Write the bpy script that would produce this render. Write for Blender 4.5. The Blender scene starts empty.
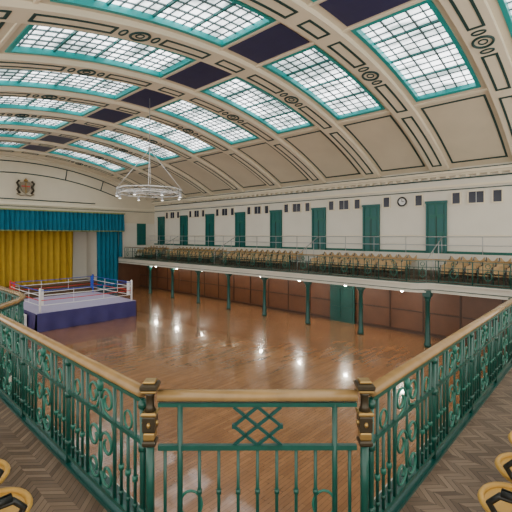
import bpy, math, random
from mathutils import Vector, Matrix
random.seed(4)
C=bpy.context.scene.collection
# ---------------------------------------------------------------- materials
def nmat(name, col, rough=0.5, metal=0.0, noise=0.0, nscale=3.0, col2=None, spec=0.5):
    m=bpy.data.materials.new(name); m.use_nodes=True
    nt=m.node_tree; b=nt.nodes['Principled BSDF']
    b.inputs['Base Color'].default_value=(*col,1); b.inputs['Roughness'].default_value=rough
    b.inputs['Metallic'].default_value=metal
    b.inputs['Specular IOR Level'].default_value=spec
    tc=nt.nodes.new('ShaderNodeTexCoord')
    n=nt.nodes.new('ShaderNodeTexNoise'); n.inputs['Scale'].default_value=nscale; n.inputs['Detail'].default_value=5
    nt.links.new(tc.outputs['Object'],n.inputs['Vector'])
    mx=nt.nodes.new('ShaderNodeMix'); mx.data_type='RGBA'
    c2=col2 if col2 else tuple(c*(1-noise) for c in col)
    mx.inputs[6].default_value=(*col,1); mx.inputs[7].default_value=(*c2,1)
    nt.links.new(n.outputs['Fac'],mx.inputs[0]); nt.links.new(mx.outputs[2],b.inputs['Base Color'])
    return m
def emat(name,col,st):
    m=bpy.data.materials.new(name); m.use_nodes=True; nt=m.node_tree
    b=nt.nodes['Principled BSDF']; b.inputs['Base Color'].default_value=(*col,1)
    b.inputs['Emission Color'].default_value=(*col,1); b.inputs['Emission Strength'].default_value=st
    return m
CREAM=nmat('cream_plaster',(0.78,0.70,0.55),0.7,noise=0.2,nscale=0.7)
WALLP=nmat('wall_paint',(0.80,0.76,0.67),0.7,noise=0.14,nscale=0.8)
SOFF=nmat('beam_cream',(0.86,0.78,0.62),0.6,noise=0.1,nscale=1.0)
FASC=nmat('fascia_paint',(0.60,0.57,0.49),0.6,noise=0.15,nscale=1.0)
GREEN=nmat('green_line_paint',(0.004,0.045,0.045),0.45)
TEAL=nmat('teal_paint',(0.0,0.12,0.115),0.4,noise=0.2)
GLAZ=nmat('glazing_bar_paint',(0.09,0.15,0.16),0.5,noise=0.3)
TEALB=nmat('teal_bright_paint',(0.0,0.33,0.33),0.35)
DOORG=nmat('door_green_paint',(0.0,0.13,0.10),0.4,noise=0.15)
COLG=nmat('column_dark_green',(0.0,0.06,0.05),0.35,noise=0.2)
IRON=nmat('green_ironwork',(0.004,0.095,0.070),0.3,noise=0.6,nscale=12)
IRON2=nmat('green_ironwork_light',(0.015,0.17,0.12),0.3,noise=0.5,nscale=14)
DARK=nmat('black_iron',(0.012,0.014,0.014),0.35)
BRONZE=nmat('bronzed_cap',(0.06,0.046,0.025),0.3,metal=0.4,noise=0.5,nscale=15)
BRASS=nmat('aged_brass',(0.42,0.27,0.09),0.3,metal=0.7,noise=0.3)
NAVY=nmat('navy_panel',(0.030,0.030,0.115),0.5,noise=0.3)
RAILW=nmat('handrail_oak',(0.40,0.25,0.10),0.2,noise=0.55,nscale=6)
GOLD=nmat('gold_velvet',(0.56,0.36,0.02),0.8,noise=0.3,nscale=2)
BLUE=nmat('blue_velvet',(0.0,0.16,0.26),0.8,noise=0.3,nscale=2)
BLUE2=nmat('blue_pelmet_fringe',(0.30,0.36,0.12),0.8,noise=0.3)
SEATW=nmat('seat_beech',(0.55,0.35,0.15),0.4,noise=0.5,nscale=3)
SEATF=nmat('seat_varnished_ply',(0.60,0.35,0.07),0.3,noise=0.3,nscale=8)
PANEL=nmat('mahogany_panelling',(0.135,0.055,0.025),0.35,noise=0.5,nscale=1.5)
PAND=nmat('mahogany_dark',(0.05,0.022,0.012),0.4,noise=0.3)
APRON=nmat('purple_apron',(0.04,0.03,0.17),0.6,noise=0.4,nscale=2)
CANV=nmat('ring_canvas',(0.46,0.42,0.60),0.7,noise=0.2,nscale=1)
WHITE=nmat('white_paint',(0.8,0.8,0.8),0.5)
RED=nmat('red_rope',(0.6,0.02,0.02),0.5)
RBLUE=nmat('blue_pad',(0.02,0.08,0.5),0.5)
GREY=nmat('steel_grey',(0.45,0.46,0.47),0.35,metal=0.5)
DGLASS=nmat('dark_glass',(0.03,0.035,0.06),0.2)
STAGE=nmat('stage_wood',(0.12,0.07,0.035),0.5,noise=0.3)
TREAD=nmat('tier_carpet',(0.10,0.075,0.05),0.8,noise=0.3,nscale=5)
LAMP=emat('lamp_lens',(1,0.95,0.85),6)
GLOBE=emat('globe_lamp_glass',(1,0.93,0.80),150)
STONE=nmat('crest_stone',(0.36,0.30,0.20),0.7,noise=0.5,nscale=6)

def parquet():
    m=bpy.data.materials.new('parquet_floor'); m.use_nodes=True; nt=m.node_tree; L=nt.links.new
    b=nt.nodes['Principled BSDF']; tc=nt.nodes.new('ShaderNodeTexCoord')
    br=nt.nodes.new('ShaderNodeTexBrick'); br.inputs['Scale'].default_value=1.0
    br.inputs['Brick Width'].default_value=0.9; br.inputs['Row Height'].default_value=0.10
    br.inputs['Mortar Size'].default_value=0.004; br.inputs['Mortar Smooth'].default_value=0.3
    br.inputs['Color1'].default_value=(0.36,0.175,0.072,1); br.inputs['Color2'].default_value=(0.27,0.125,0.050,1)
    br.inputs['Mortar'].default_value=(0.11,0.05,0.02,1); br.inputs['Bias'].default_value=-0.1
    L(tc.outputs['Object'],br.inputs['Vector'])
    mp=nt.nodes.new('ShaderNodeMapping'); mp.inputs['Scale'].default_value=(0.6,1.0,1.0); L(tc.outputs['Object'],mp.inputs[0])
    n=nt.nodes.new('ShaderNodeTexNoise'); n.inputs['Scale'].default_value=0.9; n.inputs['Detail'].default_value=9; n.inputs['Roughness'].default_value=0.7
    L(mp.outputs[0],n.inputs['Vector'])
    r=nt.nodes.new('ShaderNodeValToRGB'); r.color_ramp.elements[0].position=0.3; r.color_ramp.elements[1].position=0.7
    r.color_ramp.elements[0].color=(0.68,0.66,0.64,1); r.color_ramp.elements[1].color=(1.12,1.10,1.08,1)
    L(n.outputs['Fac'],r.inputs['Fac'])
    mx=nt.nodes.new('ShaderNodeMix'); mx.data_type='RGBA'; mx.blend_type='MULTIPLY'; mx.inputs[0].default_value=1
    L(br.outputs['Color'],mx.inputs[6]); L(r.outputs['Color'],mx.inputs[7]); L(mx.outputs[2],b.inputs['Base Color'])
    n3=nt.nodes.new('ShaderNodeTexNoise'); n3.inputs['Scale'].default_value=2; n3.inputs['Detail'].default_value=4
    L(tc.outputs['Object'],n3.inputs['Vector'])
    mr=nt.nodes.new('ShaderNodeMapRange'); mr.inputs['To Min'].default_value=0.18; mr.inputs['To Max'].default_value=0.30
    L(n3.outputs['Fac'],mr.inputs['Value']); L(mr.outputs['Result'],b.inputs['Roughness'])
    b.inputs['Coat Weight'].default_value=0.7; b.inputs['Coat Roughness'].default_value=0.05
    return m
PARQ=parquet()
def chevron():
    m=bpy.data.materials.new('herringbone_blocks'); m.use_nodes=True; nt=m.node_tree; L=nt.links.new
    b=nt.nodes['Principled BSDF']; tc=nt.nodes.new('ShaderNodeTexCoord'); sp=nt.nodes.new('ShaderNodeSeparateXYZ')
    L(tc.outputs['Object'],sp.inputs[0])
    def M(op,a,bv=None):
        q=nt.nodes.new('ShaderNodeMath'); q.operation=op
        if hasattr(a,'links'): L(a,q.inputs[0])
        else: q.inputs[0].default_value=a
        if bv is not None:
            if hasattr(bv,'links'): L(bv,q.inputs[1])
            else: q.inputs[1].default_value=bv
        return q.outputs[0]
    W=0.15
    pp=M('PINGPONG',sp.outputs[0],W)
    v=M('DIVIDE',M('ADD',sp.outputs[1],pp),0.07)
    fl=M('FLOOR',v); col=M('FLOOR',M('DIVIDE',sp.outputs[0],W))
    cb=nt.nodes.new('ShaderNodeCombineXYZ'); L(fl,cb.inputs[0]); L(col,cb.inputs[1])
    wn=nt.nodes.new('ShaderNodeTexWhiteNoise'); L(cb.outputs[0],wn.inputs['Vector'])
    r=nt.nodes.new('ShaderNodeValToRGB'); r.color_ramp.elements[0].color=(0.105,0.070,0.048,1); r.color_ramp.elements[1].color=(0.25,0.18,0.125,1)
    L(wn.outputs['Value'],r.inputs['Fac'])
    g=M('LESS_THAN',M('FRACT',v),0.09)
    mx=nt.nodes.new('ShaderNodeMix'); mx.data_type='RGBA'; L(g,mx.inputs[0]); L(r.outputs['Color'],mx.inputs[6]); mx.inputs[7].default_value=(0.03,0.02,0.015,1)
    L(mx.outputs[2],b.inputs['Base Color']); b.inputs['Roughness'].default_value=0.45
    return m
HERR=chevron()
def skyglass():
    m=bpy.data.materials.new('skylight_glass_glow'); m.use_nodes=True; nt=m.node_tree; L=nt.links.new
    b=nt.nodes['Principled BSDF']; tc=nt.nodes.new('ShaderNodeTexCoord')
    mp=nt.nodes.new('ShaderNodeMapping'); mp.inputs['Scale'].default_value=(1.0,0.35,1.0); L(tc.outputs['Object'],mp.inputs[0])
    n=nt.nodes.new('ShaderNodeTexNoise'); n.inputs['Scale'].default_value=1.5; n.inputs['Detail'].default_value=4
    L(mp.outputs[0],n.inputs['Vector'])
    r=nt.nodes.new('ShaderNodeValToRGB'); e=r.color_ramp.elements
    e[0].position=0.38; e[0].color=(0.18,0.22,0.22,1); e[1].position=0.60; e[1].color=(0.97,0.98,1.0,1)  # daylight glow painted into panes; darker noise patches stand for truss shadows
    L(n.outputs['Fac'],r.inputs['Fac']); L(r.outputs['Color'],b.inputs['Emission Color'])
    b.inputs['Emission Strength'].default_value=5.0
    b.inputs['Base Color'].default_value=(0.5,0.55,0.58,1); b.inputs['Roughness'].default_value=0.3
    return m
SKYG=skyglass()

# ---------------------------------------------------------------- mesh builder
class MB:
    def __init__(s): s.v=[];s.f=[];s.m=[];s.s=[];s.mats=[]
    def mi(s,m):
        if m not in s.mats: s.mats.append(m)
        return s.mats.index(m)
    def add(s,vs,fs,mat,smooth=False):
        o=len(s.v); s.v+= [tuple(v) for v in vs]; k=s.mi(mat)
        for f in fs: s.f.append([i+o for i in f]); s.m.append(k); s.s.append(smooth)
    def box(s,x0,x1,y0,y1,z0,z1,mat):
        vs=[(x,y,z) for x in (x0,x1) for y in (y0,y1) for z in (z0,z1)]
        s.add(vs,[(0,1,3,2),(4,6,7,5),(0,4,5,1),(2,3,7,6),(0,2,6,4),(1,5,7,3)],mat)
    def bar(s,p,q,w,h,mat):
        p=Vector(p);q=Vector(q);d=(q-p).normalized()
        up=Vector((0,0,1)) if abs(d.z)<0.95 else Vector((0,1,0))
        a=d.cross(up).normalized()*w/2; u=a.cross(d).normalized()*h/2
        vs=[p-a-u,p+a-u,p+a+u,p-a+u,q-a-u,q+a-u,q+a+u,q-a+u]
        s.add(vs,[(3,2,1,0),(4,5,6,7),(0,1,5,4),(1,2,6,5),(2,3,7,6),(3,0,4,7)],mat)
    def tube(s,pts,r,mat,n=6,closed=False,sz=1.0):
        P=[Vector(p) for p in pts]; N=len(P); vs=[];prev=None
        for i in range(N):
            if closed: d=P[(i+1)%N]-P[i-1]
            else: d=P[min(i+1,N-1)]-P[max(i-1,0)]
            d.normalize()
            if prev is None:
                a=d.cross(Vector((0,0,1)))
                if a.length<0.05: a=d.cross(Vector((1,0.3,0)))
            else: a=prev-d*prev.dot(d)
            a.normalize(); prev=a; b=d.cross(a)
            for k in range(n):
                t=2*math.pi*k/n; vs.append(P[i]+a*math.cos(t)*r+b*math.sin(t)*r*sz)
        fs=[]; R=N if closed else N-1
        for i in range(R):
            j=(i+1)%N
            for k in range(n): fs.append((i*n+k,i*n+(k+1)%n,j*n+(k+1)%n,j*n+k))
        if not closed: fs.append(tuple(reversed(range(n)))); fs.append(tuple(range((N-1)*n,N*n)))
        s.add(vs,fs,mat,True)
    def lathe(s,cx,cy,z,prof,mat,n=12,rot=0.0,smooth=True):
        vs=[];fs=[]
        for (r,h) in prof:
            for k in range(n):
                t=2*math.pi*k/n+rot; vs.append((cx+r*math.cos(t),cy+r*math.sin(t),z+h))
        for i in range(len(prof)-1):
            for k in range(n): fs.append((i*n+k,i*n+(k+1)%n,(i+1)*n+(k+1)%n,(i+1)*n+k))
        fs.append(tuple(reversed(range(n)))); fs.append(tuple(range((len(prof)-1)*n,len(prof)*n)))
        s.add(vs,fs,mat,smooth)
    def build(s,name,loc=None):
        me=bpy.data.meshes.new(name)
        o=Vector(loc) if loc else Vector((0,0,0))
        me.from_pydata([tuple(Vector(v)-o) for v in s.v],[],s.f)
        for m in s.mats: me.materials.append(m)
        me.polygons.foreach_set('material_index',s.m); me.polygons.foreach_set('use_smooth',s.s)
        me.update(); ob=bpy.data.objects.new(name,me); ob.location=o; C.objects.link(ob); return ob

# ---------------------------------------------------------------- dimensions (eye height at z=0)
ZF=-5.4; ZB=-2.3; ZS=-2.66; WX=23.0; EY=36.5; CX=10.5; R=26.0; ZT=6.9; YB=-4.0; LX=-2.0
def ap(X,Y,o=0.0):
    t=math.asin((X-CX)/R); return (CX+(R+o)*math.sin(t),Y,ZT-R+(R+o)*math.cos(t))
def arcbox(mb,X0,X1,Y0,Y1,o0,o1,mat,st=0.6):
    n=max(1,int(math.ceil((X1-X0)/st))); vs=[];fs=[]
    for i in range(n+1):
        X=X0+(X1-X0)*i/n
        vs+= [ap(X,Y0,o0),ap(X,Y1,o0),ap(X,Y1,o1),ap(X,Y0,o1)]
    for i in range(n):
        a=i*4;b=a+4
        for k in range(4): fs.append((a+k,a+(k+1)%4,b+(k+1)%4,b+k))
    fs.append((3,2,1,0)); e=n*4; fs.append((e,e+1,e+2,e+3))
    mb.add(vs,fs,mat,False)
def outline(mb,X0,X1,Y0,Y1,w,o,mat,t=0.02):
    arcbox(mb,X0,X1,Y0,Y0+w,o-t,o,mat); arcbox(mb,X0,X1,Y1-w,Y1,o-t,o,mat)
    arcbox(mb,X0,X0+w,Y0+w,Y1-w,o-t,o,mat); arcbox(mb,X1-w,X1,Y0+w,Y1-w,o-t,o,mat)
def oval(mb,xc,yc,rx,ry,r,o,mat):
    mb.tube([ap(xc+rx*math.cos(t*math.pi/10),yc+ry*math.sin(t*math.pi/10),o) for t in range(20)],r,mat,5,True)
SKX=[(3.6,9.4),(11.6,17.4)]
BAYS=[5.2+4*k for k in range(-2,8)]; HW=1.25
cm=MB(); y=YB
for c in BAYS:
    a=max(c-HW,YB); b=c+HW
    arcbox(cm,LX,WX+0.1,y,a,0,0.3,CREAM)
    for (p,q) in [(LX,3.6),(9.4,11.6),(17.4,WX+0.1)]: arcbox(cm,p,q,a,b,0,0.3,CREAM)
    y=b
arcbox(cm,LX,WX+0.1,y,EY+0.2,0,0.3,CREAM)
cm.build('ceiling')
bm=MB()
for c in BAYS+[37.2]:
    Y=c-2.0
    if Y<YB+0.6: continue
    y0,y1=Y-0.48,Y+0.48
    arcbox(bm,LX,WX,y0,y1,-0.18,0.0,SOFF)
    for sgn in (0,1):
        def S(a,b): return (a,b) if sgn else (2*CX-b,2*CX-a)
        for (a,b) in [(18.2,22.5),(15.35,17.7),(11.7,13.65)]:
            a2,b2=S(a,b); outline(bm,a2,b2,Y-0.26,Y+0.26,0.085,-0.18,GREEN)
        xc=14.5 if sgn else 2*CX-14.5
        oval(bm,xc,Y,0.31,0.30,0.05,-0.185,GREEN); oval(bm,xc,Y,0.13,0.13,0.03,-0.185,GREEN)
        for dx in (0.58,-0.58): oval(bm,xc+dx,Y,0.10,0.20,0.035,-0.185,GREEN)
    outline(bm,9.9,11.1,Y-0.26,Y+0.26,0.085,-0.18,GREEN)
bm.build('ceiling_beams')
pm=MB()
for c in BAYS:
    if c-HW<YB: continue
    for (a,b) in [(18.0,22.6),(2*CX-22.4,3.0)]:
        outline(pm,a,b,c-1.3,c+1.3,0.09,0.0,GREEN)
    arcbox(pm,9.68,11.32,c-1.25,c+1.25,-0.03,0.0,NAVY)
for xx in (9.50,11.50,3.3,17.7):
    arcbox(pm,xx-0.05,xx+0.05,YB,EY,-0.05,0,SOFF)
pm.build('ceiling_panels')
k=0
for c in BAYS:
    if c-HW<YB: continue
    for (a,b) in SKX:
        s=MB(); k+=1
        y0,y1=c-HW,c+HW
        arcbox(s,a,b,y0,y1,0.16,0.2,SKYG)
        outline(s,a-0.03,b+0.03,y0-0.03,y1+0.03,0.14,0.16,TEALB,0.2)
        n=16
        for i in range(1,n):
            X=a+(b-a)*i/n; w=0.035 if i%4==0 else 0.018
            arcbox(s,X-w,X+w,y0,y1,0.08 if i%4==0 else 0.12,0.16,GLAZ if i%4 else TEAL)
        for j in range(1,6):
            Y=y0+(y1-y0)*j/6; w=0.025 if j%2==0 else 0.015
            arcbox(s,a,b,Y-w,Y+w,0.11,0.16,GLAZ)
        s.build('window_%d'%k)
# ---------------------------------------------------------------- walls & floor
f=MB(); f.box(LX-1,WX,YB,EY+3.2,ZF-0.2,ZF,PARQ); f.build('floor')
w=MB(); w.box(WX,WX+0.3,YB,EY+0.3,ZS,3.75,WALLP); w.build('wall_right')
w=MB(); w.box(21.3,21.5,YB,EY,ZF,ZS,PANEL)
yy=2.0
while yy<EY-1:
    w.box(21.26,21.3,yy,yy+0.07,ZF,ZS,PAND); w.box(21.26,21.3,yy+0.07,yy+1.77,ZF+1.2,ZF+1.27,PAND)
    yy+=1.84
w.box(21.22,21.3,YB,EY,ZF,ZF+0.16,PAND)
w.build('wall_under_balcony')
w=MB()
def arch_wall(mb,X0,X1,zb,Y0,Y1,mat,off=0.0):
    n=max(2,int((X1-X0)/0.5)); vs=[];fs=[]
    for i in range(n+1):
        X=X0+(X1-X0)*i/n; zt=ap(X,0,off)[2]
        vs+=[(X,Y0,zb),(X,Y0,zt),(X,Y1,zt),(X,Y1,zb)]
    for i in range(n):
        a=i*4;b=a+4
        for k in range(4): fs.append((a+k,a+(k+1)%4,b+(k+1)%4,b+k))
    fs.append((0,1,2,3)); e=4*n; fs.append((e+3,e+2,e+1,e))
    mb.add(vs,fs,mat)
arch_wall(w,LX,WX,1.2,EY,EY+0.3,CREAM)
w.box(LX,4.2,EY,EY+0.3,ZF,1.2,WALLP); w.box(16.8,WX,EY,EY+0.3,ZS,1.2,WALLP); w.box(16.8,WX,EY,EY+0.3,ZF,ZS,PANEL)
w.build('wall_stage')
w=MB(); w.box(2,19,EY+2.6,EY+2.8,ZF,2.0,WALLP); w.box(16.8,17.0,EY+0.3,EY+2.6,ZF,2,WALLP);w.box(4,4.2,EY+0.3,EY+2.6,ZF,2,WALLP); w.box(2,19,EY+0.3,EY+2.8,1.9,2.0,WALLP)
w.build('wall_stage_back')
t=MB()
def archline(X0,X1,off,r,mat):
    n=40
    t.tube([ap(X0+(X1-X0)*i/n,EY-0.02,off) for i in range(n+1)],r,mat,4)
archline(-1.5,22.3,-0.35,0.08,SOFF); archline(0,20.6,-0.75,0.045,GREEN); archline(1.5,19.2,-1.7,0.045,GREEN)
for X in (3.5,7.0,14,17.5):
    t.tube([ap(X,EY-0.02,-0.75),ap(X,EY-0.02,-1.7)],0.045,GREEN,4)
t.tube([(4.5,EY-0.02,3.0),(16.5,EY-0.02,3.0)],0.045,GREEN,4)
t.box(LX,WX,EY-0.12,EY,2.55,2.75,SOFF); t.box(LX,WX,EY-0.06,EY,2.38,2.42,GREEN)
t.build('trim_1')
s=MB(); K=0.72; CZ=4.0; E2=EY-0.03
sh=[(-.5,.6),(-.2,.72),(0,.62),(.2,.72),(.5,.6),(.5,0),(.38,-.4),(0,-.75),(-.38,-.4),(-.5,0)]
n=len(sh); vs=[(CX+x*K,E2-0.15,CZ+z*K) for x,z in sh]+[(CX+x*K,E2+0.025,CZ+z*K) for x,z in sh]
s.add(vs,[tuple(range(n))]+[(i,(i+1)%n,n+(i+1)%n,n+i) for i in range(n)],STONE)
s.bar((CX,E2-0.17,CZ+.42),(CX,E2-0.17,CZ-.45),0.08,0.08,BRASS); s.bar((CX-.32,E2-0.17,CZ+.1),(CX+.32,E2-0.17,CZ+.1),0.08,0.08,RED)
for sg in (-1,1):
    s.tube([(CX+sg*x*K,E2-0.1,CZ+z*K) for x,z in [(.6,-.7),(.85,-.3),(.7,.1),(.9,.5),(.65,.8)]],0.09,BRONZE,6)
s.lathe(CX,E2-0.18,CZ+.5,[(0.15,0),(0.18,.1),(0.08,.2),(.02,.28)],BRASS,8)
s.tube([(CX+x*K,E2-0.1,CZ+z*K) for x,z in [(-.9,-.75),(-.5,-.95),(0,-.85),(.5,-.95),(.9,-.75)]],0.06,STONE,6)
s.build('coat_of_arms')
t=MB()
t.box(WX-0.42,WX,YB,EY-0.12,3.38,3.5,SOFF); t.box(WX-0.30,WX,YB,EY-0.12,3.24,3.38,CREAM)
t.box(WX-0.06,WX,YB,EY-0.12,3.06,3.13,GREEN)
t.box(WX-0.12,WX,YB,EY-0.12,2.64,2.76,SOFF); t.box(WX-0.05,WX,YB,EY-0.12,2.48,2.53,GREEN)
t.box(WX-0.44,WX-0.40,YB,EY-0.12,3.5,3.55,GREEN)
y=YB+0.2
while y<EY-0.4:
    t.box(WX-0.27,WX,y,y+0.14,3.13,3.24,SOFF); y+=0.5
t.build('trim_2')
t=MB(); t.box(WX-0.04,WX-0.005,YB,EY,-1.05,-0.90,DOORG); t.box(WX-0.05,WX-0.005,YB,EY-0.12,-0.05,0.0,SOFF); t.build('baseboard_right')
DY=[-0.6,3.4]+[7.4+3.95*k for k in range(8)]
for i,y in enumerate(DY):
    d=MB(); x=WX
    d.box(x-0.10,x-0.005,y-0.55,y+0.55,-1.05,1.9,DOORG)
    d.box(x-0.16,x-0.1,y-0.56,y-0.46,-1.05,1.9,TEAL); d.box(x-0.16,x-0.1,y+0.46,y+0.56,-1.05,1.9,TEAL)
    d.box(x-0.18,x-0.1,y-0.6,y+0.6,1.8,1.93,TEAL)
    for sg in (-1,1):
        for (a,b) in ((-0.9,0.0),(0.15,0.95),(1.15,1.7)):
            d.box(x-0.13,x-0.1,y+sg*0.23-0.16,y+sg*0.23+0.16,a,b,TEAL)
    d.box(x-0.13,x-0.1,y-0.01,y+0.01,-1.0,1.05,DARK)
    if i!=1: d.build('door_%d'%(i+1))
k=20
for i in range(1,len(DY)-1):
    ym=(DY[i]+DY[i+1])/2
    for (o,hw) in ((0,0.36),(-0.98,0.19),(0.98,0.19)):
        if i==2 and o==0: continue
        k+=1; d=MB(); zc=2.02; c=ym+o; hh=0.30
        d.box(WX-0.03,WX-0.005,c-hw,c+hw,zc-hh,zc+hh,DGLASS)
        for q in (-hw-0.06,hw): d.box(WX-0.08,WX-0.005,c+q,c+q+0.06,zc-hh-0.06,zc+hh+0.06,SOFF)
        for q in (-hh-0.06,hh): d.box(WX-0.08,WX-0.005,c-hw,c+hw,zc+q,zc+q+0.06,SOFF)
        if hw>0.3: d.box(WX-0.06,WX-0.01,c-0.015,c+0.015,zc-hh,zc+hh,GREY)
        d.build('window_%d'%k)
d=MB(); d.box(20.9,21.9,EY-0.1,EY-0.005,-1.05,1.2,DOORG)
for a,b in ((-0.9,-0.1),(0.1,1.0)):
    d.box(21.0,21.35,EY-0.13,EY-0.1,a,b,TEAL); d.box(21.45,21.8,EY-0.13,EY-0.1,a,b,TEAL)
d.build('door_20')
y=12.4
d=MB(); d.box(21.12,21.215,y-0.85,y+0.85,ZF+0.002,ZF+2.3,COLG)
for sg in (-1,1):
    for a,b in ((0.2,0.95),(1.1,2.1)): d.box(21.09,21.12,y+sg*0.42-0.3,y+sg*0.42+0.3,ZF+a,ZF+b,COLG)
d.build('door_21')
c=MB(); n=20; yc=9.37
ring=[(yc+0.25*math.cos(2*math.pi*i/n),2.0+0.25*math.sin(2*math.pi*i/n)) for i in range(n)]
vs=[(WX-0.08,a,b) for a,b in ring]+[(WX-0.005,a,b) for a,b in ring]
c.add(vs,[tuple(range(n))]+[(i,(i+1)%n,n+(i+1)%n,n+i) for i in range(n)],WHITE)
c.tube([(WX-0.08,a,b) for a,b in ring],0.05,DARK,5,True)
c.bar((WX-0.1,yc,2.0),(WX-0.1,yc,2.17),0.03,0.02,DARK); c.bar((WX-0.1,yc,2.0),(WX-0.1,yc-.12,2.0),0.02,0.03,DARK)
c.build('wall_clock')

# ---------------------------------------------------------------- balcony
PL=[(2.4,EY),(2.4,8.6),(2.33,8.2),(2.1,7.8),(1.85,7.5),(1.64,7.2),(1.54,6.8),(1.54,2.5)]
PR=[(19.4,1.35),(19.4,6.3),(19.33,6.6),(19.15,6.8),(18.98,7.0),(18.9,7.3),(18.9,EY)]
path=PL+[(2.62,1.35)]+PR
d=MB()
poly=[(LX-1,EY)]+path+[(WX,EY),(WX,YB),(LX-1,YB)]
n=len(poly)
vs=[(x,y,ZB) for x,y in poly]+[(x,y,ZS) for x,y in poly]
d.add(vs,[tuple(range(n))],HERR); d.add(vs,[tuple(reversed(range(n,2*n)))],CREAM)
d.add(vs,[(i,n+i,n+(i+1)%n,(i+1)%n) for i in range(n)],FASC)
d.build('balcony_floor')
Z1,Z2=-2.12,-1.92
for (a,b,zt) in ((20.55,21.35,Z1),(21.35,22.0,Z2),(22.0,WX-0.02,-1.06)):
    d=MB(); d.box(a+0.001,b-0.001,-3.0,EY-0.2,ZB+0.001,zt,TREAD)
    if zt>-1.2: d.box(a-0.03,a,-3.0,EY-0.2,Z2,-1.0,FASC)
    d.build('balcony_step')
def offs(pts,o):
    P=[Vector((x,y)) for x,y in pts]; out=[]
    for i in range(len(P)):
        ns=[]
        if i>0: d=(P[i]-P[i-1]).normalized(); ns.append(Vector((-d.y,d.x)))
        if i<len(P)-1: d=(P[i+1]-P[i]).normalized(); ns.append(Vector((-d.y,d.x)))
        m=sum(ns,Vector((0,0))).normalized(); out.append(P[i]+m*(o/max(0.5,m.dot(ns[0]))))
    return out
def sweep(mb,pts,o0,o1,z0,z1,mat):
    A=offs(pts,o0);B=offs(pts,o1);vs=[];fs=[]
    for a,b in zip(A,B): vs+=[(a.x,a.y,z0),(b.x,b.y,z0),(b.x,b.y,z1),(a.x,a.y,z1)]
    for i in range(len(A)-1):
        p=i*4;q=p+4
        for k in range(4): fs.append((p+k,p+(k+1)%4,q+(k+1)%4,q+k))
    fs.append((3,2,1,0)); e=4*(len(A)-1); fs.append((e,e+1,e+2,e+3)); mb.add(vs,fs,mat)
d=MB()
sweep(d,path,0.0,0.12,ZS-0.06,ZB-0.04,FASC)
sweep(d,path,0.0,0.20,ZB-0.08,ZB-0.01,FASC)
sweep(d,path,-0.04,0.16,ZB-0.01,ZB+0.03,COLG)
sweep(d,path,0.12,0.15,ZS+0.02,ZS+0.05,GREEN)
sweep(d,path,0.0,0.17,ZS-0.10,ZS-0.04,FASC)
d.build('trim_3')
for y in [3.1+3.52*k for k in range(9)]:
    c=MB(); x=19.25
    c.lathe(x,y,ZF,[(0.17,0),(0.17,0.12),(0.13,0.2),(0.13,0.5),(0.115,0.55),(0.105,2.2),(0.14,2.25),(0.12,2.3),(0.17,2.4),(0.2,2.46)],COLG,12)
    c.box(x-0.18,x+0.18,y-0.18,y+0.18,ZF+2.46,ZS-0.001,COLG)
    c.build('cast_iron_column')
for y in [8.0+3.25*k for k in range(8)]:
    l=MB(); x=19.55
    l.lathe(x,y,ZS-0.05,[(0.10,0),(0.10,0.049)],GREY,10)
    l.lathe(x,y,ZS-0.25,[(0.03,0),(0.09,0.03),(0.12,0.09),(0.11,0.15),(0.07,0.20)],GLOBE,10)
    l.build('ceiling_globe_lamp')
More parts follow.
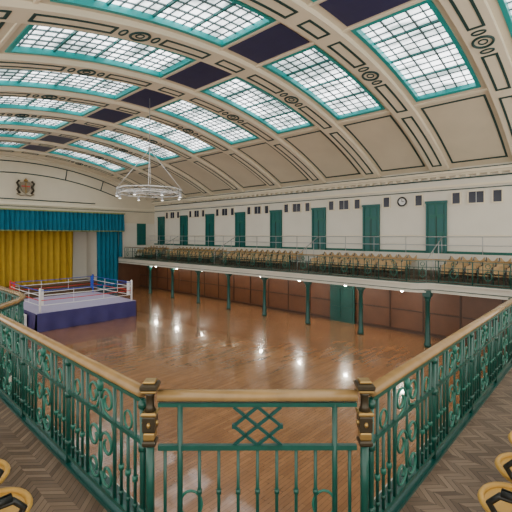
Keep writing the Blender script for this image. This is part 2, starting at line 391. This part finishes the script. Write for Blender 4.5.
# ---------------------------------------------------------------- railings
ZH=-1.18
def railing(pts,lod=1):
    mb=MB()
    P=[Vector(p) for p in pts]; L=[0]
    for i in range(1,len(P)): L.append(L[-1]+(P[i]-P[i-1]).length)
    def at(s,z,o=0):
        s=max(0,min(L[-1],s))
        for i in range(1,len(P)):
            if s<=L[i]+1e-6: break
        q=P[i-1].lerp(P[i],(s-L[i-1])/(L[i]-L[i-1])); return (q.x,q.y,z)
    rail=[(p.x,p.y,ZH) for p in P]
    mb.tube(rail,0.05 if lod else 0.035,RAILW,10 if lod else 6,sz=0.85)
    for z,wd in ((ZH-0.065,0.03),(-1.56,0.03),(-2.2,0.035)):
        for i in range(len(P)-1): mb.bar((P[i].x,P[i].y,z),(P[i+1].x,P[i+1].y,z),0.03,wd,IRON)
    T=L[-1]; per=1.45; zb=-2.2
    nper=max(1,round(T/per)); per=T/nper
    if lod:
        for q in range(nper+1):
            s0=q*per
            mb.tube([at(s0,ZB),at(s0,ZH-0.06)],0.024,IRON,8)
            for zz in (-1.30,-1.62,-2.1): mb.tube([at(s0,zz),at(s0,zz+0.05)],0.034,IRON,8)
            if q==nper: break
            sc=s0+per/2
            for sg in (-1,1):
                mb.tube([at(sc+sg*0.26,zb),at(sc+sg*0.26,ZH-0.06)],0.016,IRON,6)
                for a in (0.12,0.235,0.35):
                    ss=sc+sg*(0.26+a*(per/2-0.26)/0.47)
                    top=ZH-0.06 if a!=0.235 else -1.56
                    mb.tube([at(ss,zb),at(ss,top)],0.0135,IRON,6)
                    mb.tube([at(ss,-1.90),at(ss,-1.86)],0.023,IRON2,6)
                    mb.tube([at(ss,zb+0.1),at(ss,zb+0.13)],0.020,IRON,6)
                ss=sc+sg*(0.26+0.235*(per/2-0.26)/0.47)
                mb.tube([at(ss+0.06*math.cos(t),-1.46+0.07*math.sin(t)) for t in [i*math.pi/5 for i in range(10)]],0.010,IRON2,5,True)
                def spiral(cx_,cz_,r0,t0,turn,dr=0.62,n=18,rad=0.013):
                    pt=[]
                    for a in range(n):
                        u=a/(n-1); th=t0+turn*u; rr=r0*(1-dr*u); pt.append(at(sc+sg*(cx_+rr*math.cos(th)),cz_+rr*math.sin(th)))
                    mb.tube(pt,rad,IRON2,5)
                spiral(0.12,-1.80,0.115,math.pi*1.0,-math.pi*2.3)
                spiral(0.12,-2.06,0.11,math.pi*1.0,math.pi*2.3)
                spiral(0.13,-1.42,0.11,math.pi*1.0,-math.pi*2.3)
                mb.tube([at(sc+sg*x,z) for x,z in ((0.005,-1.80),(0.02,-1.93),(0.005,-2.06))],0.012,IRON2,5)
                mb.tube([at(sc+sg*x,z) for x,z in ((0.02,-1.42),(0.06,-1.52),(0.2,-1.56),(0.245,-1.64),(0.235,-1.80))],0.012,IRON2,5)
            mb.tube([at(sc,-2.2),at(sc,ZH-0.06)],0.012,IRON,6)
            mb.tube([at(sc,-1.36),at(sc,-1.27)],0.026,IRON2,6)
    else:
        s=0.1; j=0
        while s<T-0.05:
            j+=1; mb.tube([at(s,zb),at(s,ZH-0.06 if j%2 else -1.56)],0.016,IRON,4)
            if j%7==0:
                mb.tube([at(s+0.15*math.cos(a*math.pi/5),-1.84+0.2*math.sin(a*math.pi/5)) for a in range(10)],0.02,IRON2,4,True)
                mb.tube([at(s+0.1*math.cos(a*math.pi/5),-1.4+0.1*math.sin(a*math.pi/5)) for a in range(10)],0.018,IRON2,4,True)
            s+=0.2
        s=0
        while s<T+0.01: mb.tube([at(s,ZB),at(s,ZH-0.05)],0.026,IRON,6); s+=per
    return mb
railing([(1.54,2.60),(1.54,6.8),(1.64,7.2),(1.85,7.5),(2.1,7.8),(2.33,8.2),(2.4,8.6),(2.4,15)],1).build('balcony_railing')
railing([(2.4,15.05),(2.4,EY-1.2)],0).build('balcony_railing')
railing([(2.72,1.35),(11.0,1.35)],1).build('balcony_railing')
railing([(11.05,1.35)]+PR[:-1]+[(18.9,EY-1.2)],0).build('balcony_railing')
mb=MB(); a=Vector((1.54,2.5)); b=Vector((2.62,1.35)); LT=(b-a).length
def ch(s,z): q=a.lerp(b,s/LT); return (q.x,q.y,z)
mb.tube([ch(0.06,ZH),ch(LT-0.06,ZH)],0.05,RAILW,12,sz=0.85)
for z,h in ((ZH-0.065,0.03),(-1.56,0.035),(-2.2,0.035)): mb.bar(ch(0.06,z),ch(LT-0.06,z),0.035,h,IRON)
for s in (0.22,LT-0.22): mb.tube([ch(s,ZB),ch(s,ZH-0.06)],0.02,IRON,8)
cs=LT/2; zt=ZH-0.085; zb2=-1.545; W=0.175
zc=(zt+zb2)/2; H=(zt-zb2)/2
B2=0.02
def lb(x0,z0,x1,z1): mb.bar(ch(cs+x0*W,zc+z0*H),ch(cs+x1*W,zc+z1*H),B2,B2,COLG)
# diamond lattice: two sets of three parallel bars
for sg in (-1,1):
    lb(-1,-sg,1,sg)
    lb(-1,0,0,sg); lb(0,-sg,1,0)
for s in (cs-W,cs,cs+W): mb.bar(ch(s-0.012,zc),ch(s+0.012,zc),0.03,0.03,COLG)
nb=9
for i in range(nb):
    s=0.22+(LT-0.44)*i/(nb-1)
    if 0<i<nb-1:
        mb.tube([ch(s,-2.2),ch(s,-1.56)],0.013,IRON,6); mb.tube([ch(s,-1.90),ch(s,-1.87)],0.02,IRON,6)
for s0 in (0.11,LT-0.11):
    mb.tube([ch(s0,-2.2),ch(s0,-1.56)],0.013,IRON,6)
for s in (0.3,LT-0.3):
    mb.tube([ch(s+0.08*math.cos(t*math.pi/8),-1.98+0.1*math.sin(t*math.pi/8)) for t in range(16)],0.010,IRON2,5,True)
mb.build('balcony_railing')
for p in ((1.54,2.5),(2.62,1.35)):
    mb=MB(); rot=math.radians(-47+45)
    def sq(r,z0,z1,m_): mb.lathe(p[0],p[1],ZB,[(r*1.2,z0),(r*1.414,z0+0.012),(r*1.414,z1-0.012),(r*1.2,z1)],m_,4,rot,False)
    sq(0.06,0,0.1,BRONZE); mb.lathe(p[0],p[1],ZB,[(0.032,0.1),(0.03,0.78)],IRON,12)
    sq(0.048,0.76,0.80,BRONZE); sq(0.040,0.80,0.86,BRASS); sq(0.046,0.86,0.98,BRONZE)
    sq(0.056,0.98,1.01,BRASS); mb.lathe(p[0],p[1],ZB,[(0.045,1.01),(0.03,1.04),(0.03,1.12),(0.045,1.15)],BRONZE,12)
    for t in range(4):
        th=rot+math.pi/4+t*math.pi/2
        mb.lathe(p[0]+0.046*math.cos(th),p[1]+0.046*math.sin(th),ZB+0.9,[(0.008,0),(0.018,0.02),(0.008,0.04)],BRASS,6)
    sq(0.056,1.15,1.17,BRASS); sq(0.062,1.17,1.215,BRONZE); sq(0.045,1.215,1.235,BRASS)
    mb.build('newel_post')
mb=MB()
for z in (-0.1,-0.55): mb.tube([(22.08,-2.9,z),(22.08,EY-0.5,z)],0.022,GREY,5)
y=-2.9
while y<EY-0.4:
    mb.tube([(22.08,y,-1.06),(22.08,y,-0.1)],0.02,GREY,5); y+=1.95
mb.build('gangway_handrail')
# ---------------------------------------------------------------- seats
def seat(mb,ox,oy,z,ang,fine=False,mat=SEATW):
    ca,sa=math.cos(ang),math.sin(ang)
    def T(x,y,zz): return (ox+x*ca-y*sa,oy+x*sa+y*ca,z+zz)
    n=6
    vs=[];
    for th in (0,0.025):
        for i in range(n+1):
            y=-0.22+0.44*i/n; cv=0.05*(1-(y/0.22)**2)
            top=0.86-0.07*(abs(y)/0.22)**3
            vs.append(T(-0.18-cv-th,y,0.50)); vs.append(T(-0.24-cv-th,y,top))
    fs=[];m2=2*(n+1)
    for i in range(n):
        p=2*i; fs+=[(p,p+1,p+3,p+2),(m2+p,m2+p+2,m2+p+3,m2+p+1),(p+1,m2+p+1,m2+p+3,p+3),(p,p+2,m2+p+2,m2+p)]
    fs+=[(0,m2,m2+1,1),(2*n,2*n+1,m2+2*n+1,m2+2*n)]
    mb.add(vs,fs,mat,False)
    k=12; out=[]
    for i in range(k+1):
        t=-math.pi/2+math.pi*i/k; out.append((0.05+0.19*math.cos(t),0.215*math.sin(t)))
    out=[(-0.17,-0.2)]+out+[(-0.17,0.2)]
    m=len(out); vs=[T(x,y,0.45-0.03*(x<0)) for x,y in out]+[T(x,y,0.42-0.03*(x<0)) for x,y in out]
    mb.add(vs,[tuple(range(m)),tuple(reversed(range(m,2*m)))]+[(i,m+i,m+(i+1)%m,(i+1)%m) for i in range(m)],mat)
    if fine: mb.tube([T(x,y,0.455) for x,y in out[1:-1]],0.022,SEATF,6)
    ys=(-0.26,0.26) if fine else (-0.26,)
    for y in ys:
        mb.bar(T(-0.16,y,0.0),T(-0.14,y,0.62),0.03,0.045,DARK)
        mb.bar(T(-0.14,y,0.6),T(-0.25,y,0.8),0.03,0.03,DARK)
        mb.bar(T(-0.24,y,0.02),T(0.1,y,0.02),0.05,0.03,DARK)
        mb.bar(T(-0.14,y,0.36),T(0.08,y,0.42),0.03,0.04,DARK)
        mb.tube([T(x,y,zz) for x,zz in ((-0.18,0.6),(-0.05,0.64),(0.08,0.63),(0.14,0.56),(0.10,0.5),(0.03,0.52))],0.02,DARK,6 if fine else 4)
        if fine: mb.tube([T(x,y,0.655) for x in (-0.16,-0.05,0.07)],0.026,DARK,6)
AIS=[7.3,15.2,23.2,31.2]
for (x,z) in ((20.15,ZB),(20.95,Z1),(21.72,Z2)):
    mb=MB(); y=2.2
    while y<EY-1.2:
        if all(abs(y-a)>0.75 for a in AIS): seat(mb,x,y,z,math.pi)
        y+=0.56
    mb.build('theatre_seat_row')
# aisle stair handrails
for ya in AIS:
    for sg in (-0.5,):
        mb=MB(); yy=ya+sg
        mb.tube([(19.6,yy,ZB+0.0),(19.6,yy,-1.25),(22.0,yy,-0.1)],0.025,GREY,6)
        mb.tube([(20.58,yy,Z1),(20.58,yy,-0.79)],0.02,GREY,6); mb.tube([(21.4,yy,Z2),(21.4,yy,-0.40)],0.02,GREY,6)
        mb.build('aisle_handrail')
mb=MB()
for i in range(10): seat(mb,0.65,2.50+i*0.53,ZB,0,True,SEATF)
mb.build('theatre_seat_row')
mb=MB()
for i in range(12): seat(mb,2.60+i*0.53,0.46,ZB,math.pi/2,True,SEATF)
mb.build('theatre_seat_row')
# ---------------------------------------------------------------- stage
s=MB(); s.box(3.0,16.3,35.6,EY-0.01,ZF,-4.4,STAGE); s.box(4.25,16.75,EY-0.01,EY+2.55,ZF,-4.4,STAGE); s.box(2.95,16.35,35.55,EY-0.01,-4.4,-4.34,PANEL); s.build('stage_platform')
def drape(X0,X1,Y,z0,z1,amp,per,mat,extra=None):
    mb=MB(); n=int((X1-X0)/per*8); vs=[];rows=6
    for j in range(rows+1):
        v=j/rows
        for i in range(n+1):
            X=X0+(X1-X0)*i/n; ph=2*math.pi*(X-X0)/per
            a=amp*(0.6+0.4*(1-v))*(1+0.3*math.sin(X*2.3))
            vs.append((X+0.02*math.sin(X*5+v*3),Y+a*math.sin(ph+0.4*math.sin(X)),z0+(z1-z0)*v))
    fs=[(j*(n+1)+i,j*(n+1)+i+1,(j+1)*(n+1)+i+1,(j+1)*(n+1)+i) for j in range(rows) for i in range(n)]
    mb.add(vs,fs,mat,True)
    if extra: mb.tube([(vs[i][0],vs[i][1]-0.03,vs[i][2]+0.02) for i in range(0,n+1,2)],0.05,extra,4)
    return mb
drape(4.4,14.9,37.6,-4.38,1.6,0.16,0.55,GOLD).build('stage_curtain')
drape(16.5,18.72,36.2,-5.38,0.7,0.12,0.42,BLUE).build('side_drape')
drape(18.72,19.15,36.2,-2.2,0.7,0.08,0.42,BLUE).build('side_drape')
drape(2.5,4.3,36.2,-2.2,0.7,0.12,0.42,BLUE).build('side_drape')
drape(2.0,19.15,35.9,0.35,2.05,0.10,0.36,BLUE,BLUE2).build('stage_pelmet')
s=MB(); s.box(1.9,19.2,35.75,EY-0.01,2.05,2.15,BLUE2); s.build('pelmet_board')
# ---------------------------------------------------------------- boxing ring
RX0,RX1,RY0,RY1=7.3,13.3,23.4,29.5; ZR=ZF+1.0
r=MB()
r.box(RX0+0.03,RX1-0.03,RY0+0.03,RY1-0.03,ZF,ZR,DARK)
r.box(RX0-0.03,RX1+0.03,RY0-0.03,RY1+0.03,ZR-0.02,ZR+0.03,CANV)
def skirt(p,q):
    p=Vector(p);q=Vector(q);L=(q-p).length;d=(q-p)/L;nr=Vector((d.y,-d.x));n=int(L/0.09);vs=[]
    for j in range(5):
        for i in range(n+1):
            u=i/n; off=0.05+0.05*(4-j)/4*(1+math.sin(u*L*5.2)); c=p+d*u*L+nr*off
            vs.append((c.x,c.y,ZF+0.01+(ZR-ZF+0.02)*j/4))
    r.add(vs,[(j*(n+1)+i,j*(n+1)+i+1,(j+1)*(n+1)+i+1,(j+1)*(n+1)+i) for j in range(4) for i in range(n)],APRON,True)
skirt((RX0,RY0),(RX1,RY0)); skirt((RX1,RY0),(RX1,RY1)); skirt((RX1,RY1),(RX0,RY1)); skirt((RX0,RY1),(RX0,RY0))
cor=[(RX0+.25,RY0+.25),(RX1-.15,RY0+.25),(RX1-.25,RY1-.25),(RX0+.25,RY1-.25)]
pm_=[WHITE,WHITE,RBLUE,RED]
for (x,y),m_ in zip(cor,pm_):
    r.lathe(x,y,ZR,[(0.06,0),(0.06,1.35),(0.03,1.4)],m_,10)
    sx=0.15 if x<10 else -0.15; sy=0.15 if y<27 else -0.15
    r.bar((x+sx,y+sy,ZR+0.4),(x+sx,y+sy,ZR+1.3),0.14,0.14,m_)
for h,m_ in ((0.42,WHITE),(0.70,RED),(0.98,WHITE),(1.25,RBLUE)):
    for i in range(4):
        p=cor[i];q=cor[(i+1)%4]; r.tube([(p[0],p[1],ZR+h),((p[0]+q[0])/2,(p[1]+q[1])/2,ZR+h-0.03),(q[0],q[1],ZR+h)],0.022,m_,6)
for i in range(4):
    p=Vector(cor[i]);q=Vector(cor[(i+1)%4])
    for u in (0.33,0.66):
        c=p.lerp(q,u); r.bar((c.x,c.y,ZR+0.4),(c.x,c.y,ZR+1.25),0.02,0.02,WHITE)
r.build('boxing_ring')
s=MB()
for i in range(4): s.box(RX0-0.2-0.28*(4-i),RX0-0.2-0.28*(3-i),24.4,25.4,ZF,ZF+0.22*(i+1),WHITE if i%2 else RED)
s.build('ring_steps')
# ---------------------------------------------------------------- hanging lighting rig (octagonal truss)
l=MB(); cx,cy,cz=10.5,17.1,2.05; NR=8
def op(rr,i,zz,o=0.0): t=2*math.pi*(i+o)/NR+0.2; return (cx+rr*math.cos(t),cy+rr*math.sin(t),cz+zz)
for (rr,zz) in ((1.6,0),(1.6,0.24),(1.25,0.12)):
    for i in range(NR): l.tube([op(rr,i,zz),op(rr,i+1,zz)],0.026,WHITE,5)
for i in range(NR):
    p0,p1=Vector(op(1.6,i,0)),Vector(op(1.6,i+1,0)); u=Vector((0,0,0.24))
    for j in range(3):
        a_=p0.lerp(p1,j/3);m_=p0.lerp(p1,(j+.5)/3)+u;b_=p0.lerp(p1,(j+1)/3)
        l.tube([a_,m_,b_],0.010,GREY,4)
    l.bar(op(1.6,i,0.12),op(1.25,i,0.12),0.03,0.03,GREY)
    q=Vector(op(1.6,i,0,0.5))
    l.lathe(q.x,q.y,cz-0.18,[(0.07,0),(0.08,0.03),(0.05,0.11),(0.02,0.18)],GREY,8); l.lathe(q.x,q.y,cz-0.19,[(0.06,0),(0.06,0.008)],LAMP,8)
for i in (0,4): l.bar(op(1.25,i,0.12),op(1.25,i+4,0.12),0.04,0.04,GREY)
for i in (1,3,5,7):
    l.tube([op(1.6,i,0.24),(cx,cy,4.3)],0.014,WHITE,4)
l.tube([(cx,cy,4.25),(cx,cy,ap(cx,0)[2])],0.018,GREY,5)
l.lathe(cx,cy,4.2,[(0.08,0),(0.08,0.2)],GREY,8)
l.build('hanging_light_rig')
# ---------------------------------------------------------------- light
wd=bpy.data.worlds.new('World'); bpy.context.scene.world=wd; wd.use_nodes=True
bg=wd.node_tree.nodes['Background']; bg.inputs[0].default_value=(1,0.95,0.86,1); bg.inputs[1].default_value=2.5
# camera
cam=bpy.data.cameras.new('camera'); co=bpy.data.objects.new('camera',cam); C.objects.link(co)
co.location=(0,0,0); co.rotation_euler=(math.radians(90),0,math.radians(-47)); cam.lens=36*385/512; cam.sensor_width=36; cam.shift_y=-21/512
cam.clip_start=0.05; cam.clip_end=200
bpy.context.scene.camera=co
